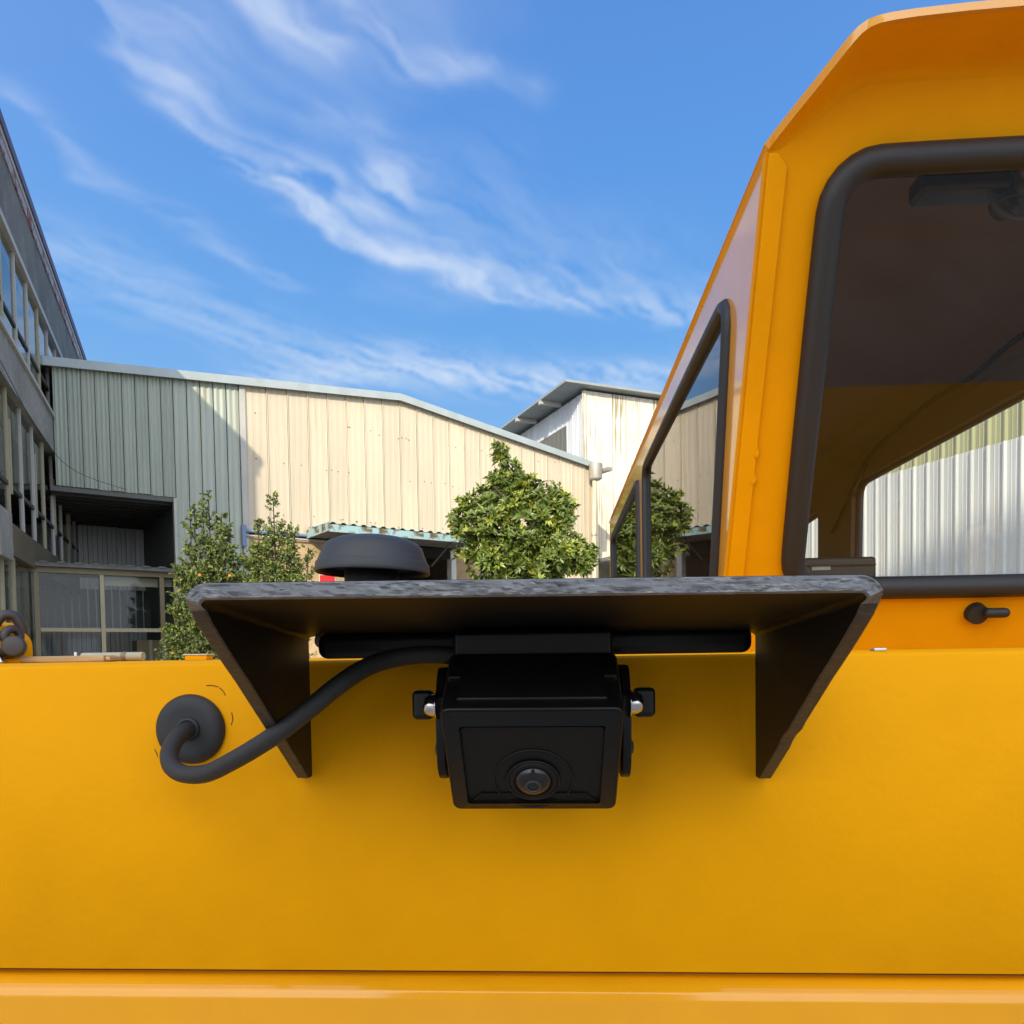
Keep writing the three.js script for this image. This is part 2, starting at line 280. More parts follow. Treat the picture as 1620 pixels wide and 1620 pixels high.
  part('downpipe', tube([[8.09, 4.5, .15], [8.085, 3.5, .12], [8.08, 2, .12], [8.08, .05, .12]], .045, 30, 12), M.cream[3], g);
  for (const y of [3.55, 1.9]) part('pipe_clamp', lathe([[.046, -.02], [.053, -.02], [.053, .02], [.046, .02]], 16).translate(8.083, y, .12), M.galv, g);
})();

// light-blue canopy over the doorway
(() => {
  const g = thing('door_canopy', 'rusty pale-blue sheet canopy above the dark warehouse doorway', 'canopy', OA, TA), rs = rng(9);
  const n = 16, u0 = 2.98, u1 = 5.24, w = (u1 - u0) / n;
  for (let i = 0; i < n; i++) { const P = [], a = u0 + i * w, y0 = 3.20, y1 = 3.25, hh = .022; const pr = [[0, 0], [w * .2, hh], [w * .45, hh], [w * .65, 0], [w, 0]]; for (let k = 0; k + 1 < pr.length; k++) quad(P, [a + pr[k][0], y0 + pr[k][1], .83], [a + pr[k + 1][0], y0 + pr[k + 1][1], .83], [a + pr[k + 1][0], y1 + pr[k + 1][1], .04], [a + pr[k][0], y1 + pr[k][1], .04]); part('sheet', tris(P), M.blueCan, g); }
  part('front_fascia', box(u0, u1, 3.10, 3.195, .80, .825), M.blueCan, g);
  part('side_fascia', box(u0 - .015, u0 - .002, 3.11, 3.22, .04, .825), M.blueCan, g);
  part('side_fascia', box(u1 + .002, u1 + .015, 3.11, 3.22, .04, .825), M.blueCan, g);
  part('soffit', box(u0, u1, 3.135, 3.155, .04, .795), M.beam, g);
  for (const u of [3.3, 4.1, 4.9]) part('bracket', tube([[u, 2.85, .03], [u, 3.12, .6]], .015, 4, 6), M.beam, g);
})();
{ // oval lamp on the wall
  const g = thing('oval_lamp', 'white oval lamp under the right end of the blue canopy', 'lamp', OA, TA);
  const s = part('lamp_cover', new THREE.SphereGeometry(1, 20, 12), M.white, g); s.scale.set(.12, .045, .09); s.position.set(5.50, 3.16, .12); part('arm', tube([[5.5, 3.17, -.01], [5.5, 3.17, .12]], .015, 4, 6), M.galv, g);
}
for (const [u, lab] of [[3.26, 'red paper notice on the tan wall left of the doorway'], [5.42, 'red paper notice on the tan wall right of the doorway']]) {
  const g = thing('red_notice', lab, 'notice', OA, TA, 'red notices beside the doorway');
  part('sheet_of_paper', box(u - .11, u + .11, 2.25, 2.63, 0, .01), M.red, g); part('border', merge(box(u - .115, u + .115, 2.631, 2.637, 0, .012), box(u - .116, u - .111, 2.25, 2.63, 0, .012), box(u + .111, u + .116, 2.25, 2.63, 0, .012)), M.white, g);
}

// ---------------------------------------------------------------- glazed porch in front of the bay
(() => {
  const g = thing('glazed_porch', 'low flat-roofed porch with brown posts and dark glass below the open bay', 'porch', OA, TA), rs = rng(3);
  const F = 1.0, pane = (a, b, y0, y1) => new THREE.PlaneGeometry(b - a, y1 - y0).translate((a + b) / 2, (y0 + y1) / 2, F);
  const rf = part('porch_roof', box(-1.2, 1.16, 2.462, 2.50, .05, F + .1), M.beam, g);
  for (let i = 0; i < 15; i++) { const c = part('roof_tile_edge', new THREE.CylinderGeometry(.05, .05, .10, 10, 1, false, 0, Math.PI).rotateZ(Math.PI / 2).rotateY(Math.PI / 2), M.beam, rf); c.scale.y = .3; c.position.set(-1.12 + i * .158, 2.50, F + .06); }
  part('head_beam', box(-1.2, 1.14, 2.405, 2.46, F - .03, F + .04), M.frame, g);
  for (const [u, w, m] of [[-.70, .05, 'frame'], [-.47, .03, 'frame'], [-.41, .085, 'frameLight'], [-.235, .045, 'frame'], [.355, .04, 'frameLight'], [.94, .045, 'frame'], [1.09, .05, 'frameLight']]) part('post', box(u - w / 2, u + w / 2, .03, 2.403, F - .02, F + .035), M[m], g);
  for (const [a, b] of [[-.21, .333], [.377, .915]]) { part('rail', box(a, b, 1.805, 1.843, F - .015, F + .03), M.frameLight, g); part('glass_pane', pane(a, b, 1.845, 2.402), M.dusty, g); part('glass_pane', pane(a, b, .6, 1.803), M.dusty, g); part('sill', box(a, b, .03, .598, F - .01, F + .03), M.render, g); }
  part('glass_pane', pane(.965, 1.062, .6, 2.402), M.dusty, g); part('glass_pane', pane(-.365, -.26, .6, 2.402), M.dusty, g); part('glass_pane', pane(-.672, -.488, .6, 2.402), M.dusty, g);
  part('side_wall', box(1.12, 1.15, .03, 2.46, .06, F - .02), M.greenish[0], g);
  part('inner_blind', merge(box(.38, .915, 2.30, 2.395, F - .06, F - .05), box(.965, 1.06, 2.31, 2.395, F - .06, F - .05)), M.strip, g, 'cream valance behind the top of the glass');
  for (let i = 0; i < 14; i++) { const c = part('blind_slat', box(-.2 + i * .078, -.135 + i * .078, 1.86, 2.28, F - .34, F - .335), M.curtain, g); c.rotation.y = 0; c.position.z = rs() * .02; }
})();
{ const g = thing('cardboard_box', 'cardboard box behind the porch glass near the bushes', 'box', OA, TA); part('carton', box(.70, .98, 1.45, 1.72, .55, .85, .004), M.cardboard, g); part('tape', box(.825, .855, 1.448, 1.7215, .5495, .8505), M.strip, g);
  const s = thing('porch_shelf', 'dark shelf holding the cardboard box inside the porch', 'shelf', OA, TA); part('board', box(.4, 1.05, 1.42, 1.447, .5, .9), M.frame, s); for (const u of [.42, 1.03]) part('leg', box(u - .02, u + .02, .0, 1.419, .68, .72), M.frame, s); }

// ---------------------------------------------------------------- two-storey building on the left
(() => {
  const rs = rng(21), TL = 115.96 * Math.PI / 180;
  const g = thing('office_building', 'grey two-storey office building in shade along the left edge', 'building', OA, TL);
  // local x runs along the front away from the viewer, the front looks to +z
  const s0 = -3.02, s1 = 9, k = 1;
  const bx = (a, b, y0, y1, n0, n1) => box(a, b, y0, y1, Math.min(k * n0, k * n1), Math.max(k * n0, k * n1));
  part('roof_beam', bx(s0 - .12, s1, 5.36, 5.99, -.3, .0), M.beam, g);
  part('beam_trim', bx(s0 - .13, s1, 5.30, 5.358, -.1, .03), M.trim, g);
  part('cornice', bx(s0 - .15, s1, 5.992, 6.10, -.3, .015), M.pinkTile, g);
  part('cornice', bx(s0 - .16, s1, 6.102, 6.15, -.3, .025), M.trim, g);
  part('coping', bx(s0 - .18, s1, 6.152, 6.25, -.3, .04), M.purple, g);
  for (const s of [-.9, 1.2]) part('red_patch', bx(s, s + .2, 6.0, 6.09, .016, .020), M.redFaded, g);
  part('roof_slab', bx(s0, s1, 5.9, 6.0, -6, -.301), M.beam, g);
  part('floor_band', bx(s0, s1, 3.87, 4.25, -.25, .05), M.concrete, g);
  part('band_ledge', bx(s0, s1, 4.252, 4.29, -.1, .075), M.trim, g);
  part('sill_band', bx(s0, s1, 2.44, 2.72, -.25, .0), M.render, g);
  part('ground_wall', bx(s0, -.9, 0, 1.4, -.25, -.02), M.render, g); for (const [a, b] of [[-2.9, -2.42], [-2.38, -1.96], [-1.92, -.9]]) part('shop_window', new THREE.PlaneGeometry(b - a, 1.03).translate((a + b) / 2, 1.92, -.05), M.dusty, g); for (const a of [-2.40, -1.94, -.92]) part('shop_post', bx(a - .03, a + .03, 1.402, 2.438, -.08, -.03), M.frameLight, g);
  part('end_wall', bx(s0, s0 + .25, 0, 5.9, -6, -.251), M.concrete, g);
  part('end_pier', bx(s0, s0 + .18, 2.722, 5.3, -.25, .03), M.concrete, g);
  part('back_wall', bx(s0, s1, 0, 5.9, -6.2, -6), M.concrete, g); part('far_wall', bx(s1 - .2, s1, 0, 5.9, -6, -.3), M.concrete, g);
  part('inner_wall', bx(s0 + .25, s1 - .2, .1, 5.8, -1.2, -1.1), M.room, g); part('inner_floor', bx(s0 + .25, s1 - .2, 3.9, 4.2, -1.1, -.251), M.room, g);
  for (const [y0, y1, mid, fr] of [[2.722, 3.868, 3.05, 'frameLight'], [4.292, 5.298, 4.62, 'trim']]) {
    const w = .60; let i = 0;
    for (let s = s0 + .22; s < s1 - .3; s += w, i++) {
      const fm = i % 3 === 1 ? M.frameLight : M.trim;
      part('mullion', bx(s - .025, s + .025, y0, y1, -.02, .003), fm, g);
      if (fr === 'frameLight' && i % 2) part('mullion', bx(s + .045, s + .085, y0 + .25, y1 - .25, -.015, .012), M.frameLight, g);
      const p = part('window_pane', new THREE.PlaneGeometry(w - .05, mid - .02 - y0).translate(s + w / 2, (y0 + mid - .02) / 2, -.014), M.dusty, g), q = part('window_pane', new THREE.PlaneGeometry(w - .05, y1 - mid - .02).translate(s + w / 2, (y1 + mid + .02) / 2, -.014), M.dusty, g); p.rotation.y = q.rotation.y = 0;
      part('transom', bx(s + .027, s + w - .027, mid - .018, mid + .018, -.018, .0), M.room, g);
      if (rs() < .4) part('curtain', bx(s + .04, s + w * (.45 + .4 * rs()), y0 + .02, y1 - .03, -.22, -.21), M.curtain, g);
    }
  }
  part('brown_block', bx(s0 + .2, -2.36, 2.36, 2.76, .001, .04), M.concrete, g, 'pale concrete block jutting from the front');
})();
{ const g = thing('overhead_wire', 'thin dark wire sagging from the office front to the warehouse', 'wire'); part('strand', tube([[-4.35, 3.92, -5.9], [-4.9, 3.68, -7.2], [-5.25, 3.6, -8.35], [-5.0, 3.52, -8.83]], .003, 20, 5), M.dark, g); seat(g); }

// ---------------------------------------------------------------- tall white shed behind, right
(() => {
  const rs = rng(31), TW = 25.986 * Math.PI / 180;
  const g = thing('white_shed', 'tall weathered white shed behind the downpipe, peeling paint and dark roof edge', 'shed', [.701, 0, -15.056], TW);
  run(g, .0, 7, .32, ribbed, .02, () => 6.62, M.peelSheet, rs, .01);
  part('corner_strip', box(-.04, .05, .02, 6.6, .012, .035), M.peelSheet[0], g);
  // side towards the left: a wall that runs back from the corner
  const side = new THREE.Group(); side.name = 'side_wall'; side.rotation.y = Math.PI / 2; g.add(side);
  const L = 9; // in the side's own frame u runs from the far end (-L) to the corner (0) and it looks to -x of the shed
  const hold = (m) => { m.rotation.y = Math.PI; };
  const P = (u0, u1, y0, y1, mats, prof) => { const n = Math.round((u1 - u0) / .2), w = (u1 - u0) / n; for (let i = 0; i < n; i++) { const m = part('sheet', sheetGeo(u0 + i * w, w, prof(w), y0, y1, y1), mats[Math.floor(rs() * mats.length)], side); hold(m); m.position.z = -.002 - rs() * .004; } };
  P(-L, -2.3, .02, 6.58, M.whiteSheet, w => ribbed(w, .02)); P(-2.3, -.70, 6.15, 6.58, M.whiteSheet, w => ribbed(w, .02)); P(-2.3, -.70, .02, 5.3, M.whiteSheet, w => ribbed(w, .02)); P(-.70, -.0, .02, 6.58, M.whiteSheet, w => ribbed(w, .02));
  P(-2.3, -.70, 5.3, 6.15, M.darkSheet, w => ribbed(w, .02));
  side.position.set(0, 0, 0);
  // roof with an overhang: falls gently to the right
  const R = [], a = -.50, b = 7.3, z0 = .22, z1 = -L - .3, y = 6.66, t = .045;
  const c = (x, yy, z) => [x, yy, z];
  quad(R, c(a, y + t, z0), c(b, y + t, z0), c(b, y + t, z1), c(a, y + t, z1)); quad(R, c(a, y, z0), c(a, y, z1), c(b, y, z1), c(b, y, z0)); quad(R, c(a, y, z0), c(b, y, z0), c(b, y + t, z0), c(a, y + t, z0)); quad(R, c(a, y, z1), c(a, y, z0), c(a, y + t, z0), c(a, y + t, z1)); quad(R, c(b, y, z0), c(b, y, z1), c(b, y + t, z1), c(b, y + t, z0)); quad(R, c(a, y, z1), c(a, y + t, z1), c(b, y + t, z1), c(b, y, z1));
  part('roof', tris(R), M.roofMetal, g);
  for (let i = 0; i < 7; i++) part('roof_bracket', box(-.5, -.03, 6.585, 6.655, -1 - i * 1.2, -.9 - i * 1.2), M.trim, g);
  part('back_wall', box(0, 7, .02, 6.6, -L, -L + .05), M.whiteSheet[0], g); part('far_wall', box(6.95, 7, .02, 6.6, -L + .05, -.02), M.whiteSheet[0], g);
})();
(() => { // little lean-to in front of it
  const g = thing('lean_to', 'small low lean-to roof between the downpipe and the machine cab', 'lean-to', [.701, 0, -15.056], 25.986 * Math.PI / 180), rs = rng(4);
  run(g, .15, 1.5, .2, ribbed, .02, u => 3.22 + .14 * u, M.whiteSheet, rs); for (const m of g.children) m.position.z += .8;
  const P = []; quad(P, [.05, 3.30, .95], [1.7, 3.53, .95], [1.7, 3.53, .03], [.05, 3.30, .03]); quad(P, [.05, 3.24, .95], [1.7, 3.47, .95], [1.7, 3.53, .95], [.05, 3.30, .95]); quad(P, [.05, 3.24, .03], [.05, 3.24, .95], [.05, 3.30, .95], [.05, 3.30, .03]); part('roof', tris(P), M.roofMetal, g);
})();

// ---------------------------------------------------------------- white sheet wall on the right, seen through the cab
(() => {
  const rs = rng(41);
  const g = thing('white_sheet_hall', 'long white corrugated hall seen through the cab windows', 'hall', [4.179, 0, -8.226], (112.65 - 180) * Math.PI / 180);
  // local x runs towards the viewer here, the front looks to +z
  run(g, -5.5, 6, .175, w => trap(w, 1, .026), .02, () => 3.485, M.whiteSheet, rs, .003);
  run(g, -5.5, 6, .175, w => trap(w, 1, .026), 3.47, () => 5.2, M.clearSheet, rs, .003);
  for (const m of g.children.slice(-66)) m.position.z -= .012;
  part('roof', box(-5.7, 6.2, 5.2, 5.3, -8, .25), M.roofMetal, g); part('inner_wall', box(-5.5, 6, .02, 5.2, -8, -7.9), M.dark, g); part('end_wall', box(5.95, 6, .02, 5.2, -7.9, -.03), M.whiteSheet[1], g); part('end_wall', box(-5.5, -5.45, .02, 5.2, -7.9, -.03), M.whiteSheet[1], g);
})();

// ---------------------------------------------------------------- unseen gabled block added behind the viewpoint, narrowed and shaped to shade the machine
(() => {
  const g = thing('unseen_shade_tower', 'unseen narrow gabled tower put behind the viewpoint to shade the machine', 'building', [0, 0, 25], 0);
  part('wall', extrude([[-5.4, 0], [4.4, 0], [4.4, 16.9], [.4, 18.95], [-5.4, 16.4]], 12), M.brick, g);
  for (const [a, b] of [[-5.7, .4], [.4, 4.7]]) { const P = [], f = x => 18.98 - Math.abs(x - .4) * (x > .4 ? .5 : .44); quad(P, [a, f(a), -.1], [b, f(b), -.1], [b, f(b), 12.2], [a, f(a), 12.2]); quad(P, [a, f(a) + .1, -.1], [b, f(b) + .1, -.1], [b, f(b) + .1, 12.2], [a, f(a) + .1, 12.2]); quad(P, [a, f(a), -.1], [b, f(b), -.1], [b, f(b) + .1, -.1], [a, f(a) + .1, -.1]); part('roof_slope', tris(P), M.tile, g); }
})();

// ---------------------------------------------------------------- vegetation
function leafGeo(list) { // list of { p, n, t, l, w, c }: folded pointed leaves with their own tone
  const pos = [], col = [];
  for (const { p, n, t, l, w, c } of list) {
    const b = n.clone().cross(t).normalize(), tip = p.clone().addScaledVector(t, l).addScaledVector(n, -l * .12), m = p.clone().addScaledVector(t, l * .55), lft = m.clone().addScaledVector(b, w).addScaledVector(n, w * .45), rgt = m.clone().addScaledVector(b, -w).addScaledVector(n, w * .45);
    for (const [x, y, z] of [[p, rgt, m], [m, rgt, tip], [p, m, lft], [m, tip, lft]]) { pos.push(...x.toArray(), ...y.toArray(), ...z.toArray()); for (let i = 0; i < 3; i++) col.push(...c); }
  }
  const g = new THREE.BufferGeometry(); g.setAttribute('position', new THREE.Float32BufferAttribute(pos, 3)); g.setAttribute('color', new THREE.Float32BufferAttribute(col, 3)); g.computeVertexNormals(); return g;
}
M.leaf = phy([1, 1, 1], .42, { vertexColors: true, transmission: .22, thickness: 0 });
M.leafMatt = phy([1, 1, 1], .6, { vertexColors: true, transmission: .22, thickness: 0 });
const unit = r => { let v; do v = V(r() * 2 - 1, r() * 2 - 1, r() * 2 - 1); while (v.lengthSq() > 1 || v.lengthSq() < .01); return v.normalize(); };
(() => {
  const r = rng(101), base = V(-.34, 0, -9.5);
  const g = thing('bushy_tree', 'dense green broad-leaved tree with a narrow spire in front of the cream wall', 'tree', base.toArray());
  const px = .0079, X = p => -.316 + (p - 830) * px - base.x, Y = p => 2.427 + (917 - p) * px;
  const lobes = [[803, 722, 13, 20, 13], [800, 750, 20, 22, 20], [806, 775, 18, 20, 20], [848, 770, 15, 18, 16], [840, 795, 30, 22, 30], [800, 830, 55, 42, 52], [850, 820, 50, 40, 46], [765, 808, 30, 24, 28], [742, 830, 24, 20, 24], [775, 850, 50, 36, 50], [882, 828, 26, 34, 28], [870, 870, 45, 36, 45], [900, 888, 34, 20, 30], [925, 897, 18, 11, 16], [828, 885, 66, 40, 62], [800, 900, 46, 30, 46], [820, 950, 84, 40, 80], [780, 990, 80, 40, 80], [860, 1000, 90, 40, 80]];
  const leaves = [], twigs = [];
  for (const [cx, cy, rx, ry, rz] of lobes) {
    const c = V(X(cx), Y(cy), 0), R = V(rx * px, ry * px, rz * px), n = Math.round((rx * ry + rx * rz) * .055) + 14;
    const nc = Math.max(3, Math.round(n / 11));
    for (let c2 = 0; c2 < nc; c2++) { // clumps, each a bunch of sprigs, with gaps between them
      const u0 = unit(r); u0.z = Math.abs(u0.z) * .9 + u0.z * .1; u0.normalize(); const cr = Math.min(.07 + .07 * r(), R.x * .55 + .01), cc0 = c.clone().add(u0.clone().multiply(R).multiplyScalar(.62 + .42 * Math.pow(r(), .7))), ct = .8 + .4 * r();
    for (let k = 0; k < 11; k++) { // sprigs: rosettes of leaves at the ends of twigs
      const u = unit(r).addScaledVector(u0, .5).normalize(), q = cc0.clone().addScaledVector(u, cr * (.45 + .6 * r()));
      const out = u.clone().multiplyScalar(.8).add(V(0, .45, .2)).add(unit(r).multiplyScalar(.35)).normalize();
      const tone = ct * (.8 + .4 * r()), young = r() < .22; const m = 6 + Math.floor(r() * 4);
      for (let i = 0; i < m; i++) {
        const side = unit(r).cross(out).normalize(), t = side.multiplyScalar(.85).addScaledVector(out, .35 + .5 * r()).normalize(), nn = t.clone().cross(out).cross(t).normalize();
        const f = tone * (.85 + .3 * r()); const cc = young ? [.27 * f, .31 * f, .035 * f] : [.115 * f, .165 * f, .024 * f];
        leaves.push({ p: q.clone().addScaledVector(unit(r), .012), n: nn, t, l: .078 + .045 * r(), w: .0145 + .007 * r(), c: cc });
      }
    } }
  }
  part('crown', leafGeo(leaves), M.leaf, g);
  const trunk = [tube([[0, 0, 0], [.02, .7, .02], [-.03, 1.5, -.02], [-.12, 2.4, 0], [-.18, 3.4, 0], [-.2, 3.9, 0]], .045, 30, 8)];
  for (let k = 0; k < 16; k++) { const y = 1.0 + k * .15, a = k * 2.4; trunk.push(tube([[-.02, y, 0], [Math.cos(a) * .3, y + .25, Math.sin(a) * .3], [Math.cos(a) * .55, y + .4, Math.sin(a) * .5]], .016, 8, 5)); }
  part('trunk', merge(trunk), M.bark, g);
})();
function shrub(seed, base, label, tips, spread) {
  const r = rng(seed), g = thing('leafy_shrub', label, 'shrub', base.toArray(), 0, 'shrubs by the porch'), leaves = [], stems = [];
  const leafAt = (p, dir, k) => { const t = unit(r).multiplyScalar(.9).addScaledVector(dir, .6).normalize(), n = unit(r).add(V(0, .6, .4)).cross(t).cross(t).multiplyScalar(-1).normalize(); const f = .75 + .5 * r(), y = r() < .3; leaves.push({ p, n, t, l: .030 + .018 * r(), w: .0095 + .004 * r(), c: y ? [.20 * f, .23 * f, .03 * f] : [.085 * f, .13 * f, .026 * f] }); };
  for (const [tx, ty, tz, dens] of tips) {
    const top = V(tx, ty, tz), c = new THREE.CatmullRomCurve3([V((r() - .5) * .1, .05, (r() - .5) * .1), V(tx * .35 + (r() - .5) * .1, ty * .45, tz * .4), V(tx * .8 + (r() - .5) * .06, ty * .8, tz * .85), top]);
    stems.push(new THREE.TubeGeometry(c, 18, .006, 5));
    for (let i = 0; i < 52 * dens; i++) { // side twigs
      const u = .35 + .65 * Math.pow(r(), .8), p = c.getPoint(u), tg = c.getTangent(u), side = unit(r).cross(tg).normalize(), len = (.05 + .34 * (1 - u)) * (.5 + .8 * r()) * spread + .02, d = side.multiplyScalar(.8).addScaledVector(tg, .55).normalize();
      const e = p.clone().addScaledVector(d, len); if (len > .08) stems.push(new THREE.TubeGeometry(new THREE.LineCurve3(p, e), 1, .0025, 4));
      const m = Math.round(5 + len * 55); for (let k = 0; k < m; k++) { const q = p.clone().lerp(e, Math.pow(r(), .6)); leafAt(q.addScaledVector(unit(r), .008), d, u); }
    }
  }
  part('foliage', leafGeo(leaves), M.leafMatt, g); part('stems', merge(stems), M.bark, g);
  return g;
}
const s1 = shrub(7, V(-3.35, 0, -7.33), 'dark green leafy shrub with upright sprays nearest the porch', [[.02, 3.12, 0, 1.1], [-.10, 2.98, .05, .9], [.12, 2.9, -.05, 1], [.2, 2.78, .05, 1.2], [-.18, 2.62, 0, 1.2], [.02, 2.65, .12, 1.6], [.18, 2.6, .1, 1.6], [.30, 2.5, 0, 1.6], [-.25, 2.4, .05, 1.4], [.08, 2.4, .15, 1.8], [-.1, 2.35, .1, 1.8], [.3, 2.3, .1, 1.6], [-.32, 2.0, .05, 1.6], [-.38, 1.8, .05, 1.6], [-.3, 1.6, .1, 1.8], [0, 2.0, .2, 2], [.25, 2.0, .15, 2]], 1);
const s2 = shrub(8, V(-2.72, 0, -7.37), 'loose green shrub with thin yellowish twigs against the cream wall', [[.02, 3.06, 0, 1.2], [-.13, 2.84, .05, 1], [.15, 2.8, -.03, 1], [.24, 2.75, .03, .9], [.36, 2.58, 0, .8], [.05, 2.72, .1, 1.4], [-.12, 2.6, .1, 1.6], [.2, 2.52, .1, 1.4], [-.2, 2.45, .05, 1.8], [.05, 2.4, .15, 1.8], [.25, 2.35, .05, 1.2], [-.1, 2.25, .15, 2], [.15, 2.2, .1, 1.6], [-.2, 2.0, .1, 2]], .9);
for (const [x, y, z, lab] of [[-3.05, 2.29, -7.12, 'small orange fruit on the shrub beside the mounting plate, upper one'], [-3.34, 2.30, -7.12, 'small orange fruit low on the dark shrub, left one'], [-3.66, 1.56, -7.16, 'small orange fruit lowest on the shrub behind the bracket corner']]) { const f = thing('orange_fruit', lab, 'fruit', [x, y, z], 0, 'orange fruits on the shrub'); part('flesh', new THREE.SphereGeometry(.015, 10, 8), M.fruit, f); part('stalk', tube([[0, .015, 0], [.004, .04, 0]], .002, 3, 4), M.bark, f); }

// ---------------------------------------------------------------- the yellow machine
const TILT = 24.647 * Math.PI / 180, cT = Math.cos(TILT), sT = Math.sin(TILT);
const mach = thing('yellow_machine', 'yellow work machine with a glazed cab filling the foreground', 'machine');
(() => {
  const g = mach;
  // a profile in (z, y) drawn out along x
  const along = (pts, x0, x1) => toCreasedNormals(uvBox(extrude(pts, x1 - x0).rotateY(-Math.PI / 2).translate(x1, 0, 0)), .6);
  part('rear_panel', along(roundPoly([[-.414, 1.3235, .002], [-.414, 1.4982, .0035], [-2.9, 1.4982, .003], [-2.9, 1.3235, .002]], 4), -.9, 1.05), M.yellow, g);
  part('lower_body', along(roundPoly([[-.409, .5, .02], [-.409, 1.3193, .010], [-2.9, 1.3193, .009], [-2.9, .5, .02]], 8), -.9, 1.05), M.yellowLow, g);
  part('panel_gap', box(-.9, 1.05, 1.3194, 1.3234, -2.88, -.424), M.dark, g);
  for (const [x, z] of [[-.62, -.85], [.78, -.85], [-.62, -2.45], [.78, -2.45]]) {
    const w = part('wheel', lathe([[.20, -.13], [.36, -.14], [.40, -.10], [.42, 0], [.40, .10], [.36, .14], [.20, .13]], 36).rotateZ(Math.PI / 2), M.tyre, g); w.position.set(x, .42, z);
    part('rim', lathe([[0, -.1], [.06, -.1], [.19, -.06], [.2, -.13], [.2, .13], [.19, .06], [.06, .1], [0, .1]], 24).rotateZ(Math.PI / 2), M.rim, w);
  }
  // ---- cab
  const BY = 1.5985, BZ = -1.0498;
  const onRear = (x, y, off = 0) => { const s = (y - BY) / cT; return [x, y - sT * off, BZ + s * sT + cT * off]; };   // the rear face leans back over the hood
  const sOf = y => (y - BY) / cT;
  const L0 = .2402, R0 = .8798, mid = .56, mir = x => 2 * mid - x;
  const rear = geo => { geo.rotateX(TILT); geo.translate(0, BY, BZ); return geo; };     // shape y runs up the slope, +z is outwards
  const half = [[L0, 2.0352], [.2533, 2.0373], [.2927, 2.0609], [.3192, 2.0769], [.3373, 2.0834], [.3851, 2.0842]];
  const inner = [...half, [mid, 2.085], ...half.slice().reverse().map(([x, y]) => [mir(x), y])];
  const outline = [[R0 + .002, sOf(1.45)], [L0 - .002, sOf(1.45)], ...inner.map(([x, y], i, q) => [i === 0 ? x - .002 : i === q.length - 1 ? x + .002 : x, sOf(y)])];
  const winR = (o, r) => roundPoly([[.3235 + o, sOf(1.583) + o, r], [mir(.3235 + o), sOf(1.583) + o, r], [mir(.3105 + o), sOf(2.024) - o, r], [.3105 + o, sOf(2.024) - o, r]], 8);
  part('rear_wall', uvBox(rear(extrude(outline, .012, {}, [winR(0, .045)]).translate(0, 0, -.012))), M.yellow, g);
  // brow: the sheet curves out towards the roof edge
  const edge = [[0.2402, 2.0352, -0.8494], [0.2474, 2.0418, -0.8398], [0.2588, 2.0509, -0.8235], [0.2743, 2.0626, -0.8027], [0.2895, 2.0755, -0.7847], [0.3004, 2.0851, -0.7737], [0.306, 2.0892, -0.7696], [0.3121, 2.0922, -0.7671], [0.3196, 2.0938, -0.7653], [0.3319, 2.0948, -0.7637], [0.3546, 2.0958, -0.7622], [0.4003, 2.097, -0.7605], [0.4519, 2.0982, -0.76], [mid, 2.0992, -0.76]];
  const edgeAll = [...edge, ...edge.slice(0, -1).reverse().map(([x, y, z]) => [mir(x), y, z])];
  const pick = (list, t) => { const cum = [0]; for (let i = 1; i < list.length; i++) cum.push(cum[i - 1] + Math.hypot(...list[i].map((v, k) => v - list[i - 1][k]))); const d = t * cum.at(-1); let i = 0; while (i < list.length - 2 && cum[i + 1] < d) i++; const u = (d - cum[i]) / (cum[i + 1] - cum[i]); return list[i].map((v, k) => lerp(v, list[i + 1][k], u)); };
  {
    const P = [], N = 120, K = 10, grid = [];
    const in3 = inner.map(([x, y]) => onRear(x, y, .0));
    const near = e => { let t = 0, best = 1e9; for (let k = 0; k <= 400; k++) { const q = pick(in3, k / 400), d = Math.hypot(q[0] - e[0], q[1] - e[1]); if (d < best) { best = d; t = k / 400; } } return pick(in3, t); };
    for (let i = 0; i <= N; i++) { const e = pick(edgeAll, i / N), a = near(e), row = []; const sa = onRear(e[0], e[1] + 0); const off = ((e[2] - sa[2]) * cT) ; const foot = [e[0], e[1] + sT * off, e[2] - cT * off]; for (let k = 0; k <= K; k++) { const t = k / K, f = t * t * (1.6 - .6 * t); row.push([lerp(a[0], foot[0], t), lerp(a[1], foot[1], t) - sT * off * f, lerp(a[2], foot[2], t) + cT * off * f]); } grid.push(row); }
    for (let i = 0; i < N; i++) for (let k = 0; k < K; k++) quad(P, grid[i][k], grid[i + 1][k], grid[i + 1][k + 1], grid[i][k + 1]);
    part('brow', tris(P, .7), M.yellow, g);
  }
  { // roof shell: the edge outline drawn forward along the cab, 5 mm thick, with a small lip at the back
    const P = [], ZF = -3.05, n = edgeAll.length, up = (p, o) => { const k = edgeAll.indexOf(p), a = edgeAll[Math.max(0, k - 1)], b = edgeAll[Math.min(n - 1, k + 1)], dx = b[0] - a[0], dy = b[1] - a[1], l = Math.hypot(dx, dy); return [p[0] - dy / l * o, p[1] + dx / l * o]; };
    for (let i = 0; i + 1 < n; i++) {
      const a = edgeAll[i], b = edgeAll[i + 1], a1 = up(a, .0075), b1 = up(b, .0075), q = (p, z) => [p[0], p[1] + Math.min(0, z + .85) * .0113, z];
      quad(P, q(a1, a[2] + .004), q(b1, b[2] + .004), q(b1, ZF), q(a1, ZF)); quad(P, q(a, a[2] + .004), q(a, ZF), q(b, ZF), q(b, b[2] + .004)); quad(P, q(a, a[2] + .004), q(b, b[2] + .004), q(b1, b[2] + .004), q(a1, a[2] + .004));
    }
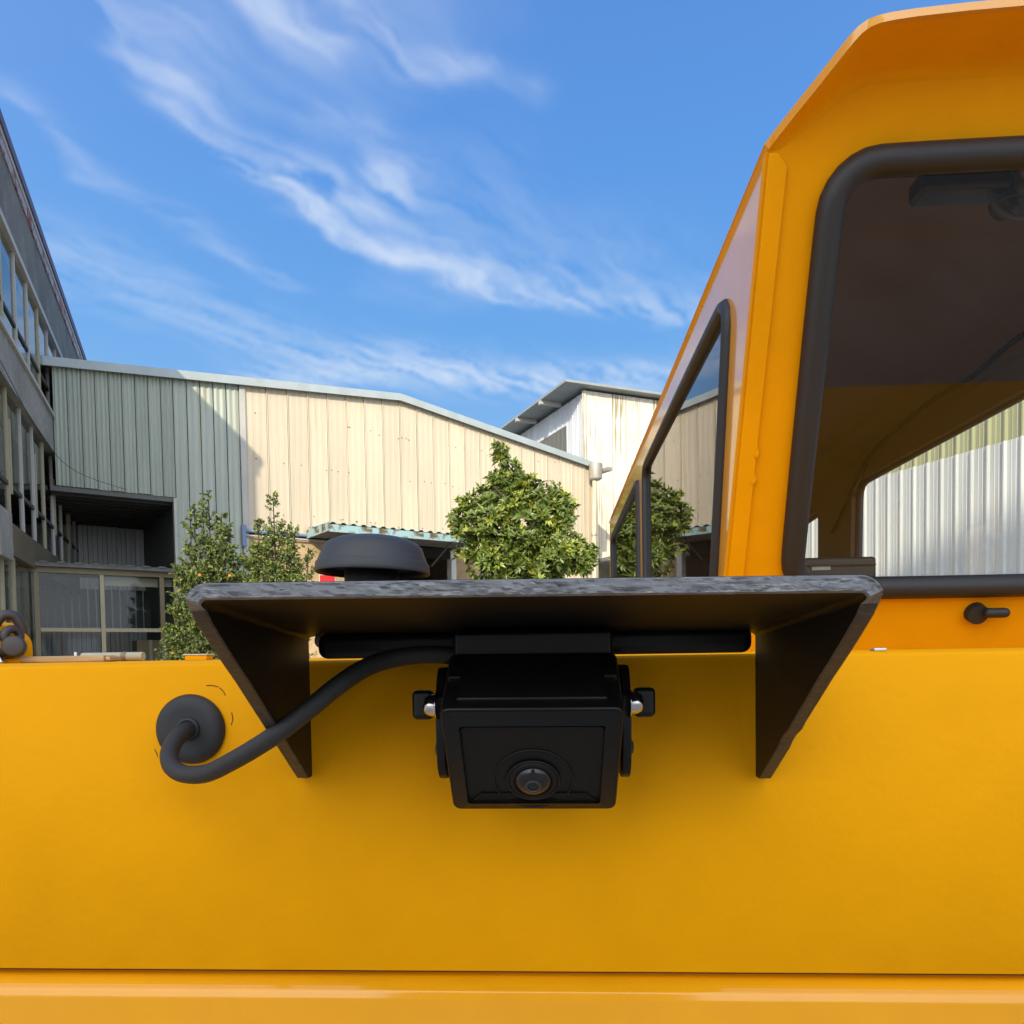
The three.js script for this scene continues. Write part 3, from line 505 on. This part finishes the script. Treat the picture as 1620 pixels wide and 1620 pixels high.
    for (const k of [0, n - 1]) { const a = edgeAll[k], a1 = up(a, .0075), q = (p, z) => [p[0], p[1] + Math.min(0, z + .85) * .0113, z]; quad(P, q(a, a[2] + .004), q(a1, a[2] + .004), q(a1, ZF), q(a, ZF)); }
    part('roof', tris(P, .8), M.yellowGloss, g);
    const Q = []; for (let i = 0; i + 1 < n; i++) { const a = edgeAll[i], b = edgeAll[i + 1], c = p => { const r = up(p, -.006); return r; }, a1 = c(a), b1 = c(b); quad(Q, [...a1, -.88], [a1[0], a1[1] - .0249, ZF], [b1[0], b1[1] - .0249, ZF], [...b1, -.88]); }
    part('shade_headliner', tris(Q, .8), M.shadeLiner, g);  // roof underside coloured dark brown in place of shade
  }
  // folded strip along the left rear corner
  part('corner_trim', uvBox(rear(extrude([[L0 + .0005, sOf(1.452)], [L0 + .021, sOf(1.452)], [L0 + .021, sOf(2.022)], [L0 + .010, sOf(2.0335)], [L0 + .0005, sOf(2.033)]], .003, { bevel: .001 }).translate(0, 0, .0012))), M.yellow, g);
  for (const y of [1.72, 1.75]) { const b = part('weld_bead', new THREE.SphereGeometry(.0035, 8, 6), M.yellow, g); b.position.set(...onRear(.2612, y, .003)); b.scale.set(1, 2.4, .7); }
  // rear window: seal and pane
  const seal3 = (pts, r, nm) => part(nm, new THREE.TubeGeometry(new THREE.CatmullRomCurve3(pts, true, 'centripetal'), 160, r, 12, true), M.seal, g);
  seal3(winR(.0015, .045).map(([x, s]) => V(...onRear(x, BY + s * cT, .004))), .0155, 'rear_window_seal');
  part('rear_window', uvBox(rear(new THREE.ShapeGeometry(shapeOf(winR(.001, .045))))), M.tint, g);
  // side walls
  const sideWall = (x, inward, wins, mat, nm) => {
    const outl = [[-3.05, 1.45], [-1.121, 1.45], [BZ - .003, BY], [-.8524, 2.0348], [-3.045, 2.012]];
    const geo = extrude(outl.map(([z, y]) => [z, y]), .006, {}, wins.map(w => roundPoly(w, 6))); geo.rotateY(-Math.PI / 2); geo.translate(inward > 0 ? x + .006 : x, 0, 0);
    part(nm, uvBox(geo), mat, g);
    for (const w of wins) {
      const c = roundPoly(w, 6), pane = new THREE.ShapeGeometry(shapeOf(c)).rotateY(-Math.PI / 2).translate(x + inward * .001, 0, 0); part('side_window', uvBox(pane), inward > 0 ? M.glass : M.glass, g);
      part('side_window_seal', new THREE.TubeGeometry(new THREE.CatmullRomCurve3(c.map(([z, y]) => V(x, y, z)), true, 'centripetal'), 140, .0105, 10, true), M.seal, g);
    }
  };
  sideWall(L0, 1, [[[-1.128, 1.56, .03], [-1.020, 1.964, .032], [-1.912, 1.957, .035], [-1.905, 1.56, .03]], [[-2.045, 1.56, .03], [-2.060, 1.955, .02], [-2.897, 1.934, .035], [-2.895, 1.56, .03]]], M.yellowGloss, 'side_wall');
  sideWall(R0, -1, [[[-1.128, 1.56, .03], [-1.05, 1.962, .032], [-2.215, 1.966, .04], [-2.235, 1.56, .03]], [[-2.49, 1.56, .03], [-2.49, 1.945, .03], [-2.90, 1.925, .035], [-2.90, 1.56, .03]]], M.yellowGloss, 'side_wall');
  { // linings of both sides, cab shade put into their brown
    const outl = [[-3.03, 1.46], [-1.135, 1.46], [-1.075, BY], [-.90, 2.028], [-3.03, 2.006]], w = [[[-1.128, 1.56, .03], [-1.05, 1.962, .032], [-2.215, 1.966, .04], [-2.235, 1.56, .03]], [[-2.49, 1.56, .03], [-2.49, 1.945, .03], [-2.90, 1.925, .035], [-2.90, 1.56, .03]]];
    const geo = extrude(outl, .012, {}, w.map(k => roundPoly(k, 6))).rotateY(-Math.PI / 2).translate(R0 - .010, 0, 0); part('shade_lining', uvBox(geo), M.shadeLiner, g);
    const geo2 = extrude(outl, .004, {}, [[[-1.15, 1.55], [-1.04, 1.972], [-1.922, 1.967], [-1.915, 1.55]], [[-2.035, 1.55], [-2.05, 1.965], [-2.907, 1.944], [-2.905, 1.55]]]).rotateY(-Math.PI / 2).translate(L0 + .014, 0, 0); part('shade_lining', uvBox(geo2), M.shadeLiner, g);
  }
  // solid front wall in place of a windscreen, closed to darken the windows
  part('front_wall', uvBox(extrude([[L0, 1.45], [R0, 1.45], [R0, 2.008], [.80, 2.07], [.32, 2.07], [L0, 2.008]], .012).translate(0, 0, -3.062)), M.yellow, g);
  part('shade_front_lining', uvBox(extrude([[L0 + .02, 1.45], [R0 - .02, 1.45], [R0 - .02, 2.005], [.80, 2.075], [.32, 2.075], [L0 + .02, 2.005]], .004).translate(0, 0, -3.046)), M.shadeLiner, g);  // dark brown skin, interior shade put into its colour
  part('cab_floor', box(L0 + .02, R0 - .02, 1.499, 1.515, -3.0, -1.12), M.shadeLiner, g);
  // things fixed inside
  part('harness_cable', tube([[.848, 1.85, -2.34], [.848, 1.94, -2.2], [.848, 1.984, -2.13], [.846, 2.02, -2.03], [.846, 2.035, -1.9], [.844, 2.043, -1.72], [.844, 2.038, -1.58], [.842, 2.05, -1.45], [.84, 2.05, -1.2]], .0045, 80, 8), M.black, g);
  part('cable_sleeve', tube([[.848, 1.93, -2.21], [.848, 1.975, -2.14], [.848, 1.995, -2.10]], .0085, 14, 8), M.black, g);
  part('sun_visor', box(.434, .535, 2.026, 2.052, -.955, -.915, .006), M.black, g);
  { const f = part('cab_fan', new THREE.TorusGeometry(.034, .004, 8, 30), M.dome, g); f.position.set(.552, 2.030, -.93); const hub = part('fan_hub', new THREE.SphereGeometry(.010, 12, 8), M.dome, f); for (let k = 0; k < 4; k++) { const b = part('fan_blade', new RoundedBoxGeometry(.026, .013, .002, 2, .0009).translate(.018, 0, 0).rotateX(.5), M.dome, f); b.rotation.z = k * Math.PI / 2 + .3; } part('fan_motor', new THREE.CylinderGeometry(.016, .018, .03, 16).rotateX(Math.PI / 2).translate(0, 0, -.02), M.black, f); part('fan_arm', tube([[0, .005, -.02], [0, .03, -.02]], .006, 4, 8), M.black, f); }
  const mon = part('monitor', box(.385, .5005, 1.600, 1.6415, -1.215, -1.195, .006), M.dome, g, 'black monitor seen over the window sill'); part('monitor_badge', box(.402, .430, 1.6215, 1.6275, -1.1948, -1.1935), M.trim, mon); part('monitor_ledge', box(.385, .498, 1.6275, 1.6295, -1.1948, -1.192), M.black, mon); part('monitor_stand', box(.43, .46, 1.513, 1.601, -1.21, -1.20), M.black, g);
  // latch knob below the rear window and a bright clip on the panel edge
  { const [x, y, z] = onRear(.5800, 1.5455, 0); const k = part('latch', new THREE.CylinderGeometry(.0135, .0145, .012, 24).rotateX(Math.PI / 2 + TILT), M.rubber, g); k.position.set(x, y, z + .006); part('latch_lever', new THREE.CapsuleGeometry(.0068, .020, 4, 12).rotateZ(Math.PI / 2).translate(.020, 0, .012), M.rubber, k); }
  part('edge_clip', box(.176, .183, 1.4985, 1.5003, -.430, -.424, .0005), M.steel, g);
  // small chips in the lacquer round the cable entry
  const chip = (pts) => part('paint_chip', new THREE.TubeGeometry(new THREE.CatmullRomCurve3(pts.map(([x, y]) => V(x, y, -.4139))), 10, .00022, 5), M.bark, g);
  chip([[-.1925, 1.4853], [-.189, 1.4852], [-.1855, 1.4843]]); chip([[-.1850, 1.4839], [-.1830, 1.4820], [-.1818, 1.4795]]); chip([[-.2235, 1.4500], [-.2225, 1.4480], [-.2216, 1.4455]]); chip([[-.1785, 1.4700], [-.1780, 1.4660], [-.1790, 1.4630]]);
})();
seat(mach);

// ---------------------------------------------------------------- folded plate bracket over the camera
const brk = thing('camera_bracket', 'black folded steel bracket with two tapering side plates and a rough cut front edge', 'bracket');
(() => {
  const g = brk, Z0 = -.260, Z1 = -.4128, TH = .0062, yT = 1.5258, yB = 1.4332, rr = .009;
  const xl = -.1292, xr = .1128, roll = -.0082;
  // outer outline of the folded sheet, from the left tip over the top to the right tip
  const path = []; const add = (x, y, nx, ny, kind) => path.push({ x, y, nx, ny, kind });
  for (let k = 0; k <= 24; k++) add(xl, lerp(yB, yT - rr, k / 24), -1, 0, k < 24 ? 'L' : 'T');
  for (let k = 1; k <= 10; k++) { const a = Math.PI - k / 10 * Math.PI / 2; add(xl + rr + rr * Math.cos(a), yT - rr + rr * Math.sin(a), Math.cos(a), Math.sin(a), 'T'); }
  for (let k = 1; k <= 180; k++) add(lerp(xl + rr, xr - rr, k / 180), yT, 0, 1, 'T');
  for (let k = 1; k <= 10; k++) { const a = Math.PI / 2 - k / 10 * Math.PI / 2; add(xr - rr + rr * Math.cos(a), yT - rr + rr * Math.sin(a), Math.cos(a), Math.sin(a), 'T'); }
  for (let k = 1; k <= 24; k++) add(xr, lerp(yT - rr, yB, k / 24), 1, 0, 'R');
  const zFront = p => { const d = clamp((yT - rr * .6 - p.y) / (yT - rr * .6 - yB)); let z = lerp(Z0, -.4055, d); if (p.kind === 'R' && p.y < 1.4615 && p.y > 1.4575) z -= .0015; if (p.kind === 'R' && p.y >= 1.4615 && p.y < 1.466) z += .001; const e = Math.max(0, rr - (p.x - xl), rr - (xr - p.x)); return z - (p.kind === 'T' ? e * e * 18 : 0); };
  const shape = (p, depth, z) => { // depth = how far under the outer skin
    let x = p.x - p.nx * depth, y = p.y - p.ny * depth; const t = (Z0 - z);
    const wl = clamp((.0 - x) / .13), wr = clamp(x / .11); x += -wl * t * .072 + wr * t * .018;
    const top = clamp((y - 1.49) / .03); y -= top * t * .061; y += (x + .008) * roll; return [x, y, z];
  };
  const build = (i0, i1, nm, rough) => {
    const P = [], E = [];
    for (let i = i0; i < i1; i++) {
      const a = path[i], b = path[i + 1], za = zFront(a), zb = zFront(b), n = 10, zz = (z, k) => lerp(z, Z1, Math.pow(k / n, 1.0));
      for (let k = 0; k < n; k++) for (const [d, f] of [[0, 1], [TH, 0]]) { const A = shape(a, d, zz(za - .0009, k) ), B = shape(b, d, zz(zb - .0009, k)), Cc = shape(b, d, zz(zb - .0009, k + 1)), D = shape(a, d, zz(za - .0009, k + 1)); f ? quad(P, A, B, Cc, D) : quad(P, A, D, Cc, B); }
      quad(P, shape(a, 0, Z1), shape(b, 0, Z1), shape(b, TH, Z1), shape(a, TH, Z1));
      const rows = 9; // torch-cut front edge: a scalloped ledge with drag lines
      const at = (p, j, idx, z) => { const d = TH * j / rows, t = j / rows; const led = .42 + .28 * (fbm(idx * .07 + 3, 2.5, 3) - .5) * 2; const bul = (t < .03 || t > .97) ? -.0009 : t < led ? .0001 : .0007; const nz = rough * ((fbm(idx * .33, t * 4 + 9, 3) - .5) * .0026 + (vnoise(idx * .11 + 40, t * 1.5) - .5) * .0016); const dd = t > 0 && t < 1 ? d : d + (t > .5 ? -1 : 1) * .0001; return shape(p, dd, z + (j === 0 || j === rows ? -.0009 : bul * rough + nz)); };
      for (let j = 0; j < rows; j++) quad(E, at(a, j, i, za), at(b, j, i + 1, zb), at(b, j + 1, i + 1, zb), at(a, j + 1, i, za));
    }
    if (nm !== 'top_plate') { const tip = i0 === 0 ? path[0] : path[path.length - 1], z = zFront(tip) - .0009; quad(P, shape(tip, 0, z), shape(tip, 0, Z1), shape(tip, TH, Z1), shape(tip, TH, z)); }
    const m = part(nm, tris(P, .5), M.blackPaint, g); part('cut_edge', tris(E, .35), nm === 'top_plate' ? M.cutEdge : M.sideEdge, m);
  };
  build(0, 24, 'side_plate', .5); build(24, 24 + 10 + 180 + 10, 'top_plate', 1); build(24 + 200, 24 + 200 + 24, 'side_plate', .5);
  part('rear_bar', box(-.1235, .1035, 1.4990, 1.5125, -.4105, -.394, .005), M.black, g);
  part('weld_blob', new THREE.SphereGeometry(.0024, 10, 8).scale(1, 1.5, .8).translate(-.1265, 1.5090, -.4085), M.galv, g);
})();
seat(brk);

// ---------------------------------------------------------------- the camera under the plate
const dev = thing('reversing_camera', 'square black reversing camera hanging in a U bracket under the plate', 'camera');
(() => {
  const g = dev, cx = -.0089, a = 34.5 * Math.PI / 180;
  // face frame: origin at the middle of the front, x right, y up the face, z out of it
  const F = new THREE.Group(); F.name = 'camera_body'; F.position.set(cx, 1.4510, -.3425); F.rotation.set(a, 0, -.006); g.add(F);
  const w = .0394, h = .0310, taper = (x, y) => [x * (1 + .016 * y / h), y];
  const rect = (dx, dy, r) => roundPoly([[-(w - dx), -(h - dy), r], [w - dx, -(h - dy), r], [w - dx, h - dy, r], [-(w - dx), h - dy, r]].map(([x, y, q]) => [...taper(x, y), q]), 5);
  const housing = part('housing', toCreasedNormals(uvBox(extrude(rect(0, 0, .004), .040, { bevel: .0014, seg: 3 }).translate(0, 0, -.0414)), .5), M.black, F);
  // bezel: sloping frame round a sunk front
  const ring = (o, i, zo, zi, mat, nm) => { const A = rect(o, o, .003), B = rect(i, i * .92, .0016), P = []; for (let k = 0; k < A.length; k++) { const n = (k + 1) % A.length; quad(P, [...A[k], zo], [...A[n], zo], [...B[n], zi], [...B[k], zi]); } return part(nm, tris(P, .4), mat, F); };
  ring(.0014, .0080, .0002, .0030, M.black, 'bezel');
  const ln = ring(.0080, .0086, .0030, .0014, M.black, 'bezel_lip');
  part('front_panel', uvBox(extrude(rect(.0078, .0074, .0016), .0016).translate(0, 0, -.0003)), M.black, F);
  const ly = -.0095;
  for (const [r, t, z] of [[.0180, .00055, .0015], [.0118, .0007, .0022]]) part('lens_ring', new THREE.TorusGeometry(r, t, 8, 60).translate(0, ly, z), M.black, F);
  part('lens_mount', lathe([[.0115, 0], [.0112, .0012], [.0092, .0022], [.0090, .0012], [0, .001]], 48).rotateX(Math.PI / 2).translate(0, ly, .0013), M.black, F);
  part('lens_glass', lathe([[.0088, 0], [.0080, .0022], [.006, .0036], [.0034, .0044], [0, .0048]].map(p => p), 40).rotateX(Math.PI / 2).translate(0, ly, .0015), M.lens, F);
  part('lens_iris', new THREE.TorusGeometry(.0032, .0007, 8, 30).translate(0, ly, .0061), M.dome, F);
  for (let k = 0; k < 18; k++) for (const s of [-1, 1]) part('vent_rib', box(-.0004, .0004, -.0035, .0035, 0, .0006).rotateZ(s * .8).translate(s * (.010 + k * .00095), -.0205 + (k % 2) * .0003, .0014), M.black, F);
  part('top_lid', toCreasedNormals(uvBox(new RoundedBoxGeometry(.066, .003, .032, 3, .0012).translate(0, h + .0004, -.021)), .5), M.black, F);
  for (const s of [-1, 1]) part('lid_tab', uvBox(new RoundedBoxGeometry(.006, .004, .008, 2, .001).translate(s * .035, h + .0006, -.024)), M.black, F);
  // U bracket: top strap and two arms
  part('bracket_strap', box(cx - .0385, cx + .0385, 1.4900, 1.5110, -.3900, -.366, .002), M.black, g);
  for (const s of [-1, 1]) {
    const arm = extrude(roundPoly([[-.398, 1.4940, .004], [-.362, 1.4940, .010], [-.352, 1.478, .010], [-.356, 1.440, .012], [-.384, 1.440, .014], [-.396, 1.470, .01]], 6), .003, { bevel: .0006 }).rotateY(-Math.PI / 2).translate(cx + s * .0437 + .0015, 0, 0);
    const A = part('bracket_arm', toCreasedNormals(uvBox(arm), .5), M.black, g);
    part('wing', box(cx + s * .0525 - .0050, cx + s * .0525 + .0050, 1.4695, 1.4835, -.364, -.356, .0025), M.black, g);
    const scr = part('screw', lathe([[0, .0062], [.0022, .0060], [.0042, .0048], [.0052, .0026], [.0054, 0], [.0066, 0], [.0066, -.001], [0, -.001]], 24).rotateZ(-s * Math.PI / 2), M.steel, g); scr.position.set(cx + s * .0455, 1.4765, -.3535);
    const sc2 = part('screw', lathe([[0, .003], [.003, .0024], [.004, 0]], 20).rotateZ(-s * Math.PI / 2), M.darkSteel, g); sc2.position.set(cx + s * .0452, 1.4545, -.366);
  }
})();
seat(dev);

// round black dome on the plate
{ const g = thing('mushroom_antenna', 'round black mushroom-shaped antenna standing on the bracket plate', 'antenna', [-.0815, 1.5215, -.345]);
  const d = part('dome_cap', lathe([[0, .0336], [.008, .0334], [.0150, .0322], [.0200, .0302], [.0222, .0282], [.0232, .0255], [.0248, .0215], [.0250, .0210], [.0256, .0207], [.0259, .0180], [.0260, .0166], [.0254, .0160], [.0248, .0168], [.0238, .0190], [0, .0200]], 72), M.dome, g); d.rotation.z = -.035;
  part('stem', lathe([[0, .0198], [.0125, .0198], [.0120, .006], [.0132, .0042], [.0132, .0006], [0, .0006]], 40), M.rubber, g); part('base_ring', lathe([[.0133, .0006], [.0155, .0006], [.0150, .0028], [.0133, .003]], 40), M.galv, g); }

// cable and its rubber grommet
{ const g = thing('rubber_grommet', 'round black rubber grommet on the yellow panel left of the bracket', 'grommet', [-.2017, 1.4610, -.4139]);
  part('disc', lathe([[0, .0060], [.004, .0062], [.0055, .0052], [.0110, .0060], [.0150, .0058], [.0178, .0046], [.0192, .0026], [.0196, .0008], [.0194, 0], [0, 0]], 60).rotateX(Math.PI / 2), M.rubber, g); part('collar', new THREE.TorusGeometry(.0052, .0013, 8, 30).translate(.001, .0005, .0062), M.rubber, g); }
{ const g = thing('camera_cable', 'black cable looping from the grommet up to the camera', 'cable');
  part('sheath', tube([[-.2003, 1.4617, -.410], [-.2002, 1.4605, -.402], [-.2010, 1.4570, -.394], [-.2005, 1.4505, -.386], [-.1955, 1.4448, -.379], [-.1860, 1.4420, -.373], [-.1720, 1.4432, -.367], [-.1560, 1.4500, -.360], [-.1420, 1.4572, -.355], [-.1280, 1.4655, -.351], [-.1140, 1.4760, -.352], [-.1010, 1.4872, -.359], [-.0900, 1.4950, -.369], [-.0780, 1.4990, -.378], [-.0600, 1.5005, -.383], [-.045, 1.4985, -.383], [-.034, 1.493, -.381]], .0046, 200, 14), M.rubber, g); seat(g); }

// things lying on the hood
{ const g = thing('lifting_lug', 'yellow lifting lug on the hood at the left edge', 'lug'); part('plate', toCreasedNormals(uvBox(extrude(roundPoly([[-.80, 1.4985, .002], [-.713, 1.4985, .004], [-.713, 1.530, .02], [-.738, 1.554, .02], [-.80, 1.556, .01]], 6), .022, { bevel: .002 }, []).translate(0, 0, -1.01)), .5), M.yellow, g); part('boss', new THREE.CylinderGeometry(.0235, .0235, .012, 28).rotateX(Math.PI / 2).translate(-.738, 1.527, -.980), M.yellow, g); part('base_pad', box(-.82, -.705, 1.4984, 1.504, -1.03, -.97, .001), M.yellow, g); seat(g); }
{ const g = thing('shackle', 'dark steel bow shackle hanging in the yellow lug', 'shackle');
  part('bow', tube([[-.7300, 1.500, -.962], [-.7305, 1.515, -.958], [-.7300, 1.535, -.958], [-.7270, 1.552, -.962], [-.7200, 1.5620, -.968], [-.7120, 1.5610, -.975], [-.7070, 1.550, -.980], [-.7060, 1.538, -.982]], .0068, 50, 12), M.darkSteel, g);
  part('link', new THREE.TorusGeometry(.0095, .0055, 10, 24).rotateY(1.1).translate(-.7085, 1.534, -.966), M.darkSteel, g);
  part('pin', lathe([[0, .009], [.0115, .009], [.0140, .006], [.0140, -.006], [0, -.006]], 28).rotateX(Math.PI / 2 - .1).rotateY(.45).translate(-.7035, 1.5205, -.962), M.darkSteel, g);
  part('eye', new THREE.TorusGeometry(.0125, .0062, 10, 26).rotateY(.9).translate(-.7235, 1.5235, -.957), M.darkSteel, g);
  part('tail', new THREE.CapsuleGeometry(.0048, .016, 4, 10).rotateZ(.5).translate(-.7195, 1.5075, -.952), M.steel, g); seat(g); }
{ const g = thing('wooden_plank', 'short pale wooden plank on the hood beside the shackle', 'plank', [-.655, 1.4986, -1.0], .12); part('board', box(-.06, .055, 0, .0085, -.02, .02, .002), M.wood, g); part('worn_end', box(.0552, .062, .001, .007, -.017, .018, .002), M.wood, g); }
{ const g = thing('yellow_tube', 'short yellow tube lying behind the wooden plank', 'tube', [-.70, 1.4985, -1.18]); part('pipe', new THREE.CylinderGeometry(.007, .007, .10, 16).rotateZ(Math.PI / 2).translate(.0, .0075, 0), M.frameLight, g); part('band', new THREE.CylinderGeometry(.0075, .0075, .008, 16).rotateZ(Math.PI / 2).translate(.02, .0078, 0), M.frame, g); const n = part('pointer', box(-.062, -.059, .001, .016, 0, .003), M.white, g); n.rotation.z = .0; }
{ const g = thing('yellow_block', 'small yellow block on the hood just left of the bracket', 'block', [-.475, 1.4985, -1.0]); part('body', box(-.014, .016, 0, .0065, -.01, .01, .001), M.yellow, g); part('cap', box(-.016, .017, .0068, .0085, -.011, .011, .0006), M.strip, g); }

renderer.render(scene, camera);
